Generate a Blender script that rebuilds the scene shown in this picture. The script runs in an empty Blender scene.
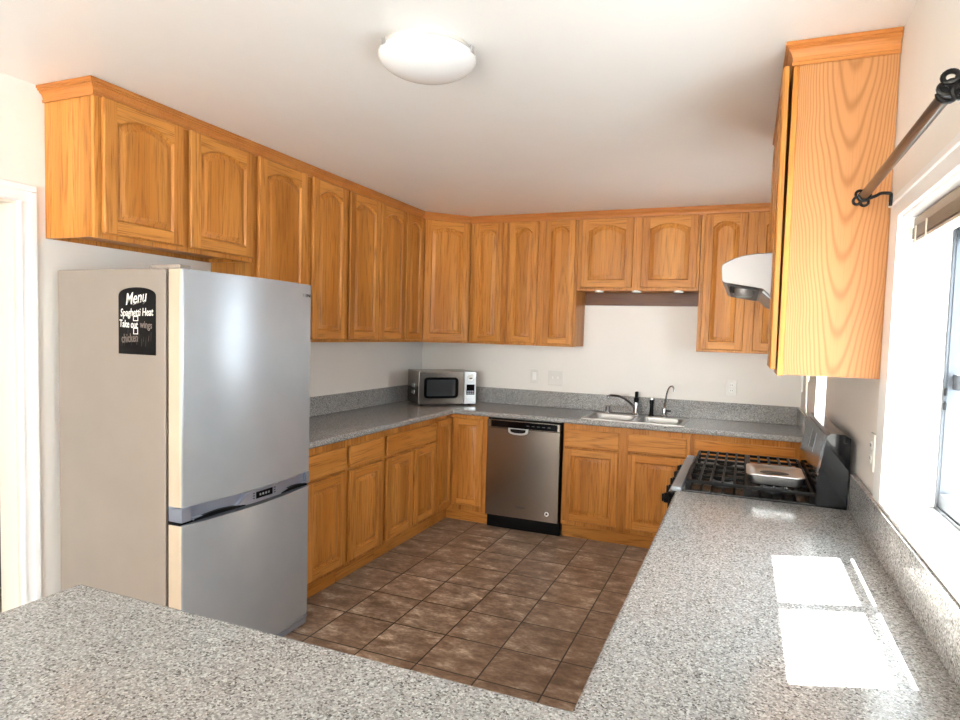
import bpy, bmesh, math, random
from mathutils import Vector, Matrix
random.seed(4)
S = bpy.context.scene
COL = S.collection
PI = math.pi

# ------------------------------------------------------------------ camera
CAM = (2.7801, -5.1171, 1.5236)
yaw, pitch, roll = .3807, -.0561, .0299
fw = Vector((-math.sin(yaw)*math.cos(pitch), math.cos(yaw)*math.cos(pitch), math.sin(pitch)))
r0 = Vector((math.cos(yaw), math.sin(yaw), 0)); u0 = r0.cross(fw)
r1 = math.cos(roll)*r0 + math.sin(roll)*u0
u1 = -math.sin(roll)*r0 + math.cos(roll)*u0
cd = bpy.data.cameras.new('camera'); cam = bpy.data.objects.new('camera', cd); COL.objects.link(cam)
m = Matrix((r1, u1, -fw)).transposed().to_4x4(); m.translation = CAM
cam.matrix_world = m
cd.sensor_fit = 'HORIZONTAL'; cd.sensor_width = 36.0
cd.lens = 622.2/960*36.0
cd.shift_x = -14.9/960; cd.shift_y = 9.1/960
cd.clip_start = .02; cd.clip_end = 200
S.camera = cam

# ------------------------------------------------------------------ light
W = bpy.data.worlds.new('sky'); S.world = W; W.use_nodes = True
bg = W.node_tree.nodes['Background']
bg.inputs['Color'].default_value = (.83, .92, 1.0, 1); bg.inputs['Strength'].default_value = 10.0
sd = bpy.data.lights.new('sun', 'SUN'); sun = bpy.data.objects.new('sun', sd); COL.objects.link(sun)
sd.energy = 70; sd.angle = math.radians(.6); sd.color = (1, .96, .9)
sun.rotation_euler = Vector((1, .36, 2.02)).to_track_quat('Z', 'Y').to_euler()
sun.location = (8, 0, 12)
def area(name, loc, rot, sx, sy, e, col=(1, 1, 1), portal=False):
    l = bpy.data.lights.new(name, 'AREA'); l.shape = 'RECTANGLE'; l.size = sx; l.size_y = sy
    l.energy = e; l.color = col
    if portal: l.cycles.is_portal = True
    o = bpy.data.objects.new(name, l); COL.objects.link(o); o.location = loc; o.rotation_euler = rot
    return o
# added fill lights at the unseen living-room windows behind the camera
area('fill_rear', (1.6, -13.96, 1.25), (PI/2, 0, 0), 2.4, 2.0, 165, (1, .955, .9))
area('fill_side', (3.16, -9.2, 1.2), (PI/2, 0, PI/2), 3.8, 1.9, 40, (.97, .98, 1))
area('fill_hall', (-1.1, -4.3, 2.45), (0, 0, 0), .5, .5, 6, (1, .97, .94))  # added fill in the hall, no lamp hangs there
area('portal_kitchen', (3.37, -3.4, 1.46), (PI/2, 0, PI/2), .8, .9, 1, portal=True)
area('portal_small', (3.37, -1.2, 1.5), (PI/2, 0, PI/2), .55, .8, 1, portal=True)
S.view_settings.view_transform = 'Standard'; S.view_settings.look = 'None'
S.view_settings.exposure = 0.78; S.view_settings.gamma = 1.0
S.view_settings.use_curve_mapping = False

# ------------------------------------------------------------------ materials
def lin(r, g, b):
    f = lambda c: (c/255/12.92) if c/255 <= .04045 else ((c/255+.055)/1.055)**2.4
    return (f(r), f(g), f(b), 1)
class NT:
    def __init__(s, name):
        s.m = bpy.data.materials.new(name); s.m.use_nodes = True
        s.t = s.m.node_tree; s.n = s.t.nodes; s.b = s.n['Principled BSDF']
    def add(s, typ, **kw):
        n = s.n.new(typ)
        for k, v in kw.items():
            if k.startswith('i_'): n.inputs[k[2:].replace('_', ' ')].default_value = v
            else: setattr(n, k, v)
        return n
    def l(s, a, b): s.t.links.new(a, b)
    def ramp(s, fac, stops, interp='LINEAR'):
        n = s.n.new('ShaderNodeValToRGB'); n.color_ramp.interpolation = interp
        e = n.color_ramp.elements
        while len(e) < len(stops): e.new(.5)
        for el, (p, c) in zip(e, stops): el.position = p; el.color = c if len(c) == 4 else (*c, 1)
        s.l(fac, n.inputs['Fac']); return n.outputs['Color']
    def math(s, op, a, b=None):
        n = s.n.new('ShaderNodeMath'); n.operation = op
        for i, v in enumerate((a, b)):
            if v is None: continue
            if isinstance(v, (int, float)): n.inputs[i].default_value = v
            else: s.l(v, n.inputs[i])
        return n.outputs[0]
    def mix(s, fac, a, b, mode='MIX'):
        n = s.n.new('ShaderNodeMix'); n.data_type = 'RGBA'; n.blend_type = mode
        for k, v in (('Factor', fac), ('A', a), ('B', b)):
            i = [x for x in n.inputs if x.name == k and (x.type == 'RGBA' or k == 'Factor' and x.type == 'VALUE')][0]
            if isinstance(v, (int, float)): i.default_value = v
            elif isinstance(v, tuple): i.default_value = v
            else: s.l(v, i)
        return [o for o in n.outputs if o.type == 'RGBA'][0]
    def coords(s, scale=(1, 1, 1), rand=False):
        tc = s.n.new('ShaderNodeTexCoord'); v = tc.outputs['Object']
        if rand:
            oi = s.n.new('ShaderNodeObjectInfo')
            ml = s.n.new('ShaderNodeVectorMath'); ml.operation = 'SCALE'; ml.inputs[0].default_value = (37., 53., 29.)
            s.l(oi.outputs['Random'], ml.inputs['Scale'])
            ad = s.n.new('ShaderNodeVectorMath'); ad.operation = 'ADD'
            s.l(v, ad.inputs[0]); s.l(ml.outputs[0], ad.inputs[1]); v = ad.outputs[0]
        mp = s.n.new('ShaderNodeMapping'); mp.inputs['Scale'].default_value = scale
        s.l(v, mp.inputs['Vector']); return mp.outputs['Vector']
    def noise(s, vec, scale, detail=3, rough=.55):
        n = s.n.new('ShaderNodeTexNoise'); n.inputs['Scale'].default_value = scale
        n.inputs['Detail'].default_value = detail; n.inputs['Roughness'].default_value = rough
        s.l(vec, n.inputs['Vector']); return n.outputs['Fac']
    def bump(s, h, st, d=.002):
        n = s.n.new('ShaderNodeBump'); n.inputs['Strength'].default_value = st; n.inputs['Distance'].default_value = d
        s.l(h, n.inputs['Height']); s.l(n.outputs[0], s.b.inputs['Normal'])
def plain(name, col, rough=.5, metal=0, spec=.5, coat=0):
    t = NT(name); b = t.b
    v = t.coords(); n = t.noise(v, 6, 2)
    c0 = tuple(x*.97 for x in col[:3])+(1,); c1 = tuple(min(1, x*1.03) for x in col[:3])+(1,)
    t.l(t.ramp(n, [(.3, c0), (.7, c1)]), b.inputs['Base Color'])
    b.inputs['Roughness'].default_value = rough; b.inputs['Metallic'].default_value = metal
    b.inputs['Specular IOR Level'].default_value = spec; b.inputs['Coat Weight'].default_value = coat
    return t.m
def oak(name, axis, light, mid, dark, cathedral=None, ringamt=.55):
    t = NT(name)
    sc = [9, 9, 9]; sc[axis] = .7
    n = t.noise(t.coords(tuple(sc), True), 1.0, 2, .5)
    if cathedral:
        tc = t.add('ShaderNodeTexCoord'); sp = t.add('ShaderNodeSeparateXYZ'); t.l(tc.outputs['Object'], sp.inputs[0])
        q = t.math('SUBTRACT', sp.outputs[1], cathedral)
        wob = t.noise(t.coords((2.5, 2.5, 1.6), True), 1.0, 2)
        q = t.math('ADD', q, t.math('MULTIPLY', t.math('SUBTRACT', wob, .5), .10))
        f = t.math('SUBTRACT', t.math('MULTIPLY', t.math('MULTIPLY', q, q), 430.0), t.math('MULTIPLY', sp.outputs[2], 7.0))
        ph = t.math('ADD', t.math('MULTIPLY', f, 7.5), t.math('MULTIPLY', n, 7.0))
    else:
        ph = t.math('MULTIPLY', n, 62.0)
    ring = t.math('MULTIPLY', t.math('ADD', t.math('SINE', ph), 1.0), .5)
    ring = t.math('POWER', ring, 2.2)
    sp_ = [230, 230, 230]; sp_[axis] = 6
    pore = t.noise(t.coords(tuple(sp_), True), 1.0, 3, .6)
    patch = t.noise(t.coords((7 if axis != 0 else .8, 7 if axis != 1 else .8, 7 if axis != 2 else .8), True), 1.0, 1)
    base = t.ramp(patch, [(.32, light), (.68, mid)])
    if axis == 2 and not cathedral:
        tc = t.add('ShaderNodeTexCoord'); sp = t.add('ShaderNodeSeparateXYZ'); t.l(tc.outputs['Object'], sp.inputs[0])
        oi = t.add('ShaderNodeObjectInfo')
        u = t.math('ADD', t.math('ADD', sp.outputs[0], sp.outputs[1]), t.math('MULTIPLY', oi.outputs['Random'], 11.0))
        wn = t.add('ShaderNodeTexWhiteNoise', noise_dimensions='1D')
        t.l(t.math('FLOOR', t.math('MULTIPLY', u, 15.0)), wn.inputs['W'])
        base = t.mix(1.0, base, t.ramp(wn.outputs['Value'], [(0, (.84, .82, .78)), (1, (1.06, 1.05, 1.04))]), 'MULTIPLY')
    pm = t.ramp(pore, [(.38, (1, 1, 1)), (.56, (.12, .12, .12))])
    fac = t.math('MULTIPLY', t.math('MULTIPLY', ring, ringamt), pm) if not cathedral else t.math('MULTIPLY', t.math('POWER', ring, 1.6), ringamt)
    c = t.mix(fac, base, dark)
    c = t.mix(t.math('MULTIPLY', t.ramp(pore, [(.34, (1, 1, 1)), (.46, (0, 0, 0))]), .3 if not cathedral else .15), c, dark)
    t.l(c, t.b.inputs['Base Color'])
    t.b.inputs['Roughness'].default_value = .38
    t.b.inputs['Specular IOR Level'].default_value = .28
    t.bump(pore, .12, .0006)
    return t.m
OL, OM, OD = lin(205, 140, 68), lin(184, 117, 48), lin(104, 54, 15)
OAKV = oak('oak_vertical', 2, OL, OM, OD)
OAKH = oak('oak_horizontal', 0, OL, OM, OD)
OAKY = oak('oak_lengthwise', 1, OL, OM, OD)
OAKP = oak('oak_veneer', 2, lin(184, 130, 82), lin(176, 121, 73), lin(126, 76, 38), .17, .5)
OAKM = oak('oak_moulding', 0, lin(190, 124, 62), lin(178, 110, 52), lin(110, 58, 22), None, .12)
DARKWOOD = oak('dark_wood', 0, lin(110, 66, 34), lin(96, 56, 28), lin(70, 38, 18))

def granite():
    t = NT('granite'); v = t.coords()
    vo = t.add('ShaderNodeTexVoronoi', feature='F1'); vo.inputs['Scale'].default_value = 290
    t.l(v, vo.inputs['Vector'])
    sep = t.add('ShaderNodeSeparateColor'); t.l(vo.outputs['Color'], sep.inputs[0])
    c = t.ramp(sep.outputs[0], [(0, lin(76, 73, 71)), (.08, lin(122, 120, 118)), (.28, lin(147, 146, 144)),
        (.55, lin(169, 168, 166)), (.80, lin(162, 155, 148)), (.88, lin(193, 192, 190))], 'CONSTANT')
    n = t.noise(v, 380, 2, .7)
    c = t.mix(t.ramp(n, [(.34, (.6, .6, .6)), (.45, (0, 0, 0))]), c, lin(88, 85, 84))
    n2 = t.noise(v, 14, 3)
    c = t.mix(t.ramp(n2, [(.35, (0, 0, 0)), (.7, (.22, .22, .22))]), c, lin(170, 168, 167))
    t.l(c, t.b.inputs['Base Color']); t.b.inputs['Roughness'].default_value = .15
    t.b.inputs['Specular IOR Level'].default_value = .27
    return t.m
GRANITE = granite()

TX, TY, TS = 2.0517, -2.3518, .301
def tile():
    t = NT('slate_tile'); tc = t.add('ShaderNodeTexCoord')
    sp = t.add('ShaderNodeSeparateXYZ'); t.l(tc.outputs['Object'], sp.inputs[0])
    gx = t.math('DIVIDE', t.math('SUBTRACT', sp.outputs[0], TX), TS)
    gy = t.math('DIVIDE', t.math('SUBTRACT', sp.outputs[1], TY), TS)
    def edge(g):
        f = t.math('SUBTRACT', g, t.math('FLOOR', g))
        return t.math('MINIMUM', f, t.math('SUBTRACT', 1.0, f))
    e = t.math('MINIMUM', edge(gx), edge(gy))
    grout = t.ramp(e, [(.009, (1, 1, 1)), (.014, (0, 0, 0))])
    cb = t.add('ShaderNodeCombineXYZ'); t.l(t.math('FLOOR', gx), cb.inputs[0]); t.l(t.math('FLOOR', gy), cb.inputs[1])
    wn = t.add('ShaderNodeTexWhiteNoise'); t.l(cb.outputs[0], wn.inputs['Vector'])
    off = t.add('ShaderNodeVectorMath', operation='SCALE'); off.inputs['Scale'].default_value = 7
    t.l(wn.outputs['Color'], off.inputs[0])
    ad = t.add('ShaderNodeVectorMath', operation='ADD'); t.l(tc.outputs['Object'], ad.inputs[0]); t.l(off.outputs[0], ad.inputs[1])
    mp = t.add('ShaderNodeMapping'); mp.inputs['Scale'].default_value = (1, 1.7, 1); t.l(ad.outputs[0], mp.inputs['Vector'])
    n = t.noise(mp.outputs[0], 7.5, 6, .66)
    n2 = t.noise(mp.outputs[0], 45, 3, .6)
    c = t.ramp(n, [(.33, lin(98, 77, 62)), (.45, lin(144, 119, 99)), (.55, lin(174, 150, 128)), (.66, lin(224, 206, 184))])
    c = t.mix(t.ramp(n2, [(.4, (.4, .4, .4)), (.6, (0, 0, 0))]), c, lin(96, 70, 54))
    tint = t.ramp(wn.outputs['Value'], [(0, lin(120, 94, 74)), (1, lin(160, 134, 112))])
    c = t.mix(.22, c, tint)
    c = t.mix(grout, c, lin(38, 26, 20))
    t.l(c, t.b.inputs['Base Color'])
    t.l(t.ramp(n, [(.3, (.34, .34, .34)), (.7, (.5, .5, .5))]), t.b.inputs['Roughness'])
    h = t.mix(grout, t.math('MULTIPLY', n, .5), (0, 0, 0, 1))
    t.bump(h, .35, .003)
    return t.m
TILE = tile()
def paint(name, col, rough, bumpst=.04):
    t = NT(name); v = t.coords()
    n = t.noise(v, 2.2, 2)
    c0 = tuple(x*.975 for x in col[:3])+(1,)
    t.l(t.ramp(n, [(.3, c0), (.7, col)]), t.b.inputs['Base Color'])
    t.b.inputs['Roughness'].default_value = rough
    t.bump(t.noise(v, 60, 3), bumpst, .002)
    return t.m
WALL = paint('wall_paint', lin(240, 234, 226), .5)
CEIL = paint('ceiling_paint', lin(246, 244, 241), .3, .03)
TRIM = paint('white_trim_paint', lin(244, 243, 241), .3, .01)
WHITE = plain('white_plastic', lin(240, 238, 232), .35)
PLATE = plain('ivory_plate', lin(230, 225, 217), .3)
GLOBE = plain('white_glass', lin(236, 236, 235), .25, coat=.2)
BLACK = plain('black_enamel', lin(9, 9, 10), .18, 0, .2)
BLACKG = plain('glossy_black', lin(12, 13, 16), .07, 0, .22)
IRON = plain('cast_iron', lin(10, 10, 10), .5, 0, .15)
RUBBER = plain('black_plastic', lin(10, 10, 11), .45, 0, .15)
CHROME = plain('chrome', lin(205, 205, 208), .12, 1)
BRONZE = plain('bronze_rod', lin(66, 55, 47), .28, .85)
WROUGHT = plain('black_iron', lin(14, 12, 12), .4, .2, .3)
ALU = plain('bright_aluminium', lin(205, 205, 204), .28, 1)
ALUGREY = plain('grey_aluminium', lin(150, 153, 157), .45, .3)
WINFR = plain('window_frame_grey', lin(84, 87, 92), .5, .3)
HOODW = plain('pale_steel', lin(128, 123, 121), .34, .3)
FRIDGE = plain('silver_paint', lin(176, 179, 184), .27, .35)
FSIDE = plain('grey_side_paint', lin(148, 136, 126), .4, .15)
FTRIM = plain('silver_trim', lin(150, 156, 170), .3, .5)
STRIPE = plain('door_edge_cream', lin(186, 168, 146), .4)
DISPLAY = plain('display_glass', lin(8, 9, 12), .08, 0, .22)
CHALKBOARD = plain('chalkboard_black', lin(17, 15, 15), .4, 0, .22)
CHALK = plain('chalk_white', lin(225, 222, 215), .8)
CHALKDIM = plain('chalk_smeared', lin(112, 100, 92), .8)
DARKGREY = plain('dark_grey_print', lin(60, 60, 62), .5)
BLIND = plain('blind_slats', lin(150, 132, 116), .45)
CORDM = plain('cord_cream', lin(226, 216, 198), .7)
LENS = plain('grey_lens', lin(150, 155, 152), .2)
DARKFURN = plain('dark_panel', lin(44, 44, 48), .4)
SPOTDARK = plain('spot_black', lin(22, 18, 15), .6)
def steel():
    t = NT('brushed_steel'); v = t.coords((3, 3, 400)); n = t.noise(v, 1, 2)
    t.l(t.ramp(n, [(.3, lin(150, 141, 132)), (.7, lin(155, 147, 139))]), t.b.inputs['Base Color'])
    t.b.inputs['Metallic'].default_value = 1
    t.l(t.ramp(n, [(.3, (.2,)*3), (.7, (.22,)*3)]), t.b.inputs['Roughness'])
    return t.m
STEEL = steel()
SINKM = plain('satin_steel', lin(176, 173, 169), .33, .85)
def glass():
    t = NT('window_glass'); t.n.remove(t.b)
    tr = t.add('ShaderNodeBsdfTransparent'); gl = t.add('ShaderNodeBsdfGlossy'); gl.inputs['Roughness'].default_value = .02
    tr.inputs['Color'].default_value = (.97, .985, .98, 1)
    mx = t.add('ShaderNodeMixShader'); mx.inputs[0].default_value = .06
    t.l(tr.outputs[0], mx.inputs[1]); t.l(gl.outputs[0], mx.inputs[2])
    t.l(mx.outputs[0], t.n['Material Output'].inputs['Surface'])
    return t.m
GLASS = glass()

# ------------------------------------------------------------------ helpers
def thing(name, label, cat, loc=(0, 0, 0), rotz=0, group=None):
    o = bpy.data.objects.new(name, None); COL.objects.link(o)
    o.empty_display_size = .1
    o.location = loc; o.rotation_euler = (0, 0, rotz)
    o['label'] = label; o['category'] = cat
    if group: o['group'] = group
    return o
def tag(o, label, cat, group=None):
    o['label'] = label; o['category'] = cat
    if group: o['group'] = group
    return o
def obj(name, bm, mats, parent=None, world=False, smooth=True, ang=35):
    """one mesh object; world=True: vertices are given in world space, moved into the parent's frame"""
    me = bpy.data.meshes.new(name)
    if parent is not None and world:
        p = parent; M = Matrix.Identity(4); ch = []
        while p is not None: ch.append(p); p = p.parent
        for q in reversed(ch): M = M @ Matrix.Translation(q.location) @ q.rotation_euler.to_matrix().to_4x4()
        bm.transform(M.inverted())
    bmesh.ops.recalc_face_normals(bm, faces=bm.faces)
    bm.to_mesh(me); bm.free()
    for mt in (mats if isinstance(mats, (list, tuple)) else [mats]): me.materials.append(mt)
    o = bpy.data.objects.new(name, me); COL.objects.link(o)
    if parent is not None: o.parent = parent
    if smooth:
        me.polygons.foreach_set('use_smooth', [True]*len(me.polygons))
        me.set_sharp_from_angle(angle=math.radians(ang))
        wn = o.modifiers.new('weighted_normals', 'WEIGHTED_NORMAL'); wn.keep_sharp = True; wn.weight = 80
    return o
def struct(name, bm, mats, parent=None, label=None):
    o = obj(name, bm, mats, parent, smooth=False)
    if parent is None: o['kind'] = 'structure'
    if label: o['label'] = label
    return o
def new(): return bmesh.new()
def box(bm, x0, x1, y0, y1, z0, z1, bev=0, seg=2, mi=0):
    x0, x1 = min(x0, x1), max(x0, x1); y0, y1 = min(y0, y1), max(y0, y1); z0, z1 = min(z0, z1), max(z0, z1)
    r = bmesh.ops.create_cube(bm, size=1)
    for v in r['verts']:
        v.co = ((x0+x1)/2 + v.co.x*(x1-x0), (y0+y1)/2 + v.co.y*(y1-y0), (z0+z1)/2 + v.co.z*(z1-z0))
    fs = {f for v in r['verts'] for f in v.link_faces}
    for f in fs: f.material_index = mi
    if bev:
        es = list({e for v in r['verts'] for e in v.link_edges})
        bmesh.ops.bevel(bm, geom=es, offset=bev, segments=seg, affect='EDGES', profile=.5)
    return bm
def prism(bm, pts, axis, a, b, mi=0):
    """extrude a polygon (2D points in the other two axes, in xyz order) along axis from a to b"""
    def mk(p, t):
        q = list(p); q.insert(axis, t); return bm.verts.new(q)
    A = [mk(p, a) for p in pts]; B = [mk(p, b) for p in pts]
    n = len(pts); fs = []
    for i in range(n): fs.append(bm.faces.new((A[i], A[(i+1) % n], B[(i+1) % n], B[i])))
    fs.append(bm.faces.new(A)); fs.append(bm.faces.new(B[::-1]))
    for f in fs: f.material_index = mi
    return bm
def lathe(bm, prof, c=(0, 0, 0), n=32, axis=2, mi=0):
    """revolve (r, h) profile about an axis through c"""
    rings = []
    for r, h in prof:
        ring = []
        for k in range(n):
            a = 2*PI*k/n; p = [r*math.cos(a), r*math.sin(a)]; p.insert(axis, h)
            ring.append(bm.verts.new((c[0]+p[0], c[1]+p[1], c[2]+p[2])))
        rings.append(ring)
    for a, b in zip(rings, rings[1:]):
        for k in range(n): f = bm.faces.new((a[k], a[(k+1) % n], b[(k+1) % n], b[k])); f.material_index = mi
    for r in (rings[0], rings[-1]):
        f = bm.faces.new(r); f.material_index = mi
    return bm
def tube(bm, pts, r, n=12, closed=False, mi=0):
    pts = [Vector(p) for p in pts]; N = len(pts)
    rad = r if isinstance(r, (list, tuple)) else [r]*N
    rings = []; up = None
    for i, p in enumerate(pts):
        if closed: d = pts[(i+1) % N]-pts[i-1]
        else: d = pts[min(i+1, N-1)]-pts[max(i-1, 0)]
        d.normalize()
        if up is None: up = Vector((0, 0, 1)) if abs(d.z) < .9 else Vector((1, 0, 0))
        s = d.cross(up).normalized(); up = s.cross(d).normalized()
        rings.append([bm.verts.new(p+rad[i]*(math.cos(2*PI*k/n)*s+math.sin(2*PI*k/n)*up)) for k in range(n)])
    pr = list(zip(rings, rings[1:]))
    if closed: pr.append((rings[-1], rings[0]))
    for a, b in pr:
        for k in range(n): f = bm.faces.new((a[k], a[(k+1) % n], b[(k+1) % n], b[k])); f.material_index = mi
    if not closed: bm.faces.new(rings[0]).material_index = mi; bm.faces.new(rings[-1]).material_index = mi
    return bm
def smoothpath(pts, k=6):
    P = [Vector(p) for p in pts]; out = []
    for i in range(len(P)-1):
        a, b, c, d = P[max(i-1, 0)], P[i], P[i+1], P[min(i+2, len(P)-1)]
        for j in range(k):
            t = j/k
            out.append(.5*((2*b)+(c-a)*t+(2*a-5*b+4*c-d)*t*t+(3*b-a-3*c+d)*t**3))
    out.append(P[-1]); return out
def slab(xs, ys, z0, z1, inside):
    """flat slab made of grid cells (holes and L shapes allowed), one mesh"""
    bm = new(); V = {}
    def v(i, j, z):
        if (i, j, z) not in V: V[(i, j, z)] = bm.verts.new((xs[i], ys[j], z))
        return V[(i, j, z)]
    nx, ny = len(xs)-1, len(ys)-1
    ok = lambda i, j: 0 <= i < nx and 0 <= j < ny and inside((xs[i]+xs[i+1])/2, (ys[j]+ys[j+1])/2)
    for i in range(nx):
        for j in range(ny):
            if not ok(i, j): continue
            bm.faces.new((v(i, j, z1), v(i+1, j, z1), v(i+1, j+1, z1), v(i, j+1, z1)))
            bm.faces.new((v(i, j, z0), v(i, j+1, z0), v(i+1, j+1, z0), v(i+1, j, z0)))
            for di, dj, a, b in ((-1, 0, (i, j+1), (i, j)), (1, 0, (i+1, j), (i+1, j+1)), (0, -1, (i, j), (i+1, j)), (0, 1, (i+1, j+1), (i, j+1))):
                if not ok(i+di, j+dj): bm.faces.new((v(*a, z0), v(*b, z0), v(*b, z1), v(*a, z1)))
    return bm
def wall_grid(us, zs, t0, t1, axis, solid):
    """wall with rectangular openings: us along the wall, zs up, thickness t0..t1 along axis (0 = x wall, 1 = y wall)"""
    bm = slab(us, zs, t0, t1, solid)
    for v in bm.verts:
        u, z, t = v.co
        v.co = (t, u, z) if axis == 0 else (u, t, z)
    return bm
def text(name, s, size, mat, parent, M, depth=.0006, align='CENTER', bold=0):
    cu = bpy.data.curves.new('lettering', 'FONT'); cu.body = s; cu.size = size; cu.extrude = depth; cu.offset = bold
    cu.align_x = align; cu.align_y = 'CENTER'; cu.resolution_u = 3
    tmp = bpy.data.objects.new('lettering', cu); COL.objects.link(tmp)
    dg = bpy.context.evaluated_depsgraph_get()
    me = bpy.data.meshes.new_from_object(tmp.evaluated_get(dg))
    bpy.data.objects.remove(tmp); bpy.data.curves.remove(cu)
    bm = new(); bm.from_mesh(me); bpy.data.meshes.remove(me)
    bm.transform(M)
    return obj(name, bm, mat, parent, smooth=False)
def bevel_mod(o, w, seg=3, ang=40):
    b = o.modifiers.new('bevel', 'BEVEL'); b.width = w; b.segments = seg; b.limit_method = 'ANGLE'; b.angle_limit = math.radians(ang)

# ------------------------------------------------------------------ room shell
XR, H = 3.184, 2.498
WX1 = XR+.17
YB = -14.0
bm = new(); box(bm, -2.2, WX1, -7.2, .15, -.08, 0); struct('floor', bm, TILE)
bm = new(); box(bm, -2.2, WX1, YB-.15, -7.2, -.08, 0); struct('floor_living', bm, paint('bounce_carpet', lin(216, 211, 205), .9, .3))  # unseen floor, made pale to bounce light onto the ceiling
bm = new(); box(bm, -2.2, WX1, YB-.15, .15, H, H+.1); struct('ceiling', bm, CEIL)
bm = new(); box(bm, -.11, WX1, 0, .14, 0, H); struct('wall_back', bm, WALL)
DY0, DY1, DZ = -4.36, -3.466, 2.011
struct('wall_left', wall_grid([YB, DY0, DY1, 0], [0, DZ, H], -.11, 0, 0, lambda u, z: not (DY0 < u < DY1 and z < DZ)), WALL)
KW = (-3.81, -3.0, 1.05, 1.90)
SW = (-1.46, -.98, 1.08, 1.95)
LW = (-11.2, -7.2, .12, 2.2)  # unseen living-room window, enlarged so sunlit floor brightens the ceiling
def solid_r(u, z):
    for a in (KW, SW, LW):
        if a[0] < u < a[1] and a[2] < z < a[3]: return False
    return True
struct('wall_right', wall_grid(sorted({YB, 0, KW[0], KW[1], SW[0], SW[1], LW[0], LW[1]}),
       sorted({0, H, KW[2], KW[3], SW[2], SW[3], LW[2], LW[3]}), XR, WX1, 0, solid_r), WALL)
struct('wall_rear', wall_grid([-2.2, .4, 2.8, WX1], [0, .25, 2.25, H], YB-.14, YB, 1, lambda u, z: not (.4 < u < 2.8 and .25 < z < 2.25)), WALL)
# hall beyond the doorway
bm = new(); box(bm, -2.2, -2.1, YB, .14, 0, H); struct('wall_hall', bm, WALL)
bm = new(); box(bm, -2.1, -.11, -2.4, -2.3, 0, H); struct('wall_hall_end', bm, WALL)

# doorway casing and jamb
bm = new(); cw = .068
for (a, b) in ((DY1-.004, DY1+cw), (DY0-cw, DY0+.004)):
    box(bm, 0, .012, a, b, 0, DZ-.0045, .003)
    inner = a if a > -4 else b
    s = 1 if a > -4 else -1
    box(bm, .010, .020, inner+s*.045, inner+s*.072, 0, DZ+.0405, .004)
    box(bm, .010, .016, inner+s*.004, inner+s*.018, 0, DZ-.0005, .003)
box(bm, 0, .012, DY0-cw, DY1+cw, DZ-.004, DZ+cw, .003)
box(bm, .010, .020, DY0-cw, DY1+cw, DZ+.041, DZ+cw, .004)
box(bm, .010, .016, DY0, DY1, DZ, DZ+.014, .003)
t1 = struct('trim_1', bm, TRIM)
bm = new()
box(bm, -.112, 0.0, DY1-.014, DY1-.002, 0, DZ-.002); box(bm, -.112, 0.0, DY0+.002, DY0+.014, 0, DZ-.002)
box(bm, -.112, 0.0, DY0+.014, DY1-.014, DZ-.014, DZ-.002)
struct('door_1', bm, paint('jamb_paint', lin(232, 220, 204), .4, .01))
# dark cupboard seen through the doorway
bm = new(); box(bm, -1.9, -.86, -2.95, -2.42, .06, 1.66, .006)
t = thing('hall_cupboard', 'dark cupboard standing in the hall beyond the white doorway', 'cupboard', (-1.38, -2.68, 0))
obj('body', bm, DARKFURN, t, True)
bm = new(); box(bm, -1.88, -.88, -2.93, -2.44, 0, .06); obj('plinth', bm, DARKFURN, t, True)
for a, b in ((-1.89, -1.385), (-1.375, -.87)):
    bm = new(); box(bm, a, b, -2.968, -2.951, .08, 1.64, .003); obj('door', bm, DARKFURN, t, True)

# ------------------------------------------------------------------ windows
def sash_window(name, y0, y1, z0, z1, glass_only=False, muntins=(), railz=None, railh=.06):
    o = bpy.data.objects.new(name, None); COL.objects.link(o); o['kind'] = 'structure'
    o.location = (XR, (y0+y1)/2, z0)
    xa, xb = XR+.122, XR+.158
    bm = new(); f = .022
    box(bm, xa, xb, y0+.001, y0+f, z0+.001, z1-.001); box(bm, xa, xb, y1-f, y1-.001, z0+.001, z1-.001)
    box(bm, xa, xb, y0+f, y1-f, z0+.001, z0+f); box(bm, xa, xb, y0+f, y1-f, z1-f, z1-.001)
    obj('window_frame', bm, WINFR, o, True, False)
    return o, xa, xb
k0, k1, kz0, kz1 = KW
w1, xa, xb = sash_window('window_1', *KW)
bm = new()   # two sashes: stiles, rails, the meeting rail
xs0, xs1 = xa+.006, xb-.006
xm0, xm1 = XR+.141, XR+.149
for a, b in ((k0+.022, k0+.038), (k1-.026, k1-.022)): box(bm, xs0, xs1, a, b, kz0+.022, kz1-.022)
box(bm, xs0, xs1, k0+.038, k1-.026, kz1-.05, kz1-.022); box(bm, xm0, xm1, k0+.038, k1-.026, 1.820, kz1-.05)
box(bm, xs0, xs1, k0+.038, k1-.026, kz0+.022, kz0+.06)
box(bm, xm0, xm1, k0+.038, k1-.026, 1.407, 1.449)
box(bm, xm0, xm1, -3.413, -3.373, kz0+.06, 1.407); box(bm, xm0, xm1, -3.413, -3.373, 1.449, 1.820)
obj('sash', bm, WINFR, w1, True, False)
bm = new(); box(bm, XR+.143, XR+.147, k0+.03, k1-.024, kz0+.04, kz1-.04); obj('window_glass', bm, GLASS, w1, True, False)
for z in (1.36, 1.40):
    bm = new(); box(bm, xs0-.010, xs0-.0005, k1-.04, k1-.0225, z-.012, z+.012, .004); obj('latch', bm, WROUGHT, w1, True)
bm = new(); cwid = .105   # flat casing round the opening, on the room side
box(bm, XR-.013, XR, k1, k1+cwid, kz0+.0, kz1+.062, .003); box(bm, XR-.013, XR, k0-cwid, k0, kz0, kz1+.062, .003)
box(bm, XR-.013, XR, k0, k1, kz1, kz1+.062, .003)
box(bm, XR-.021, XR-.012, k0-cwid, k1+cwid, kz1+.042, kz1+.062, .003)
obj('casing', bm, TRIM, w1, True)
bm = new()
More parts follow.
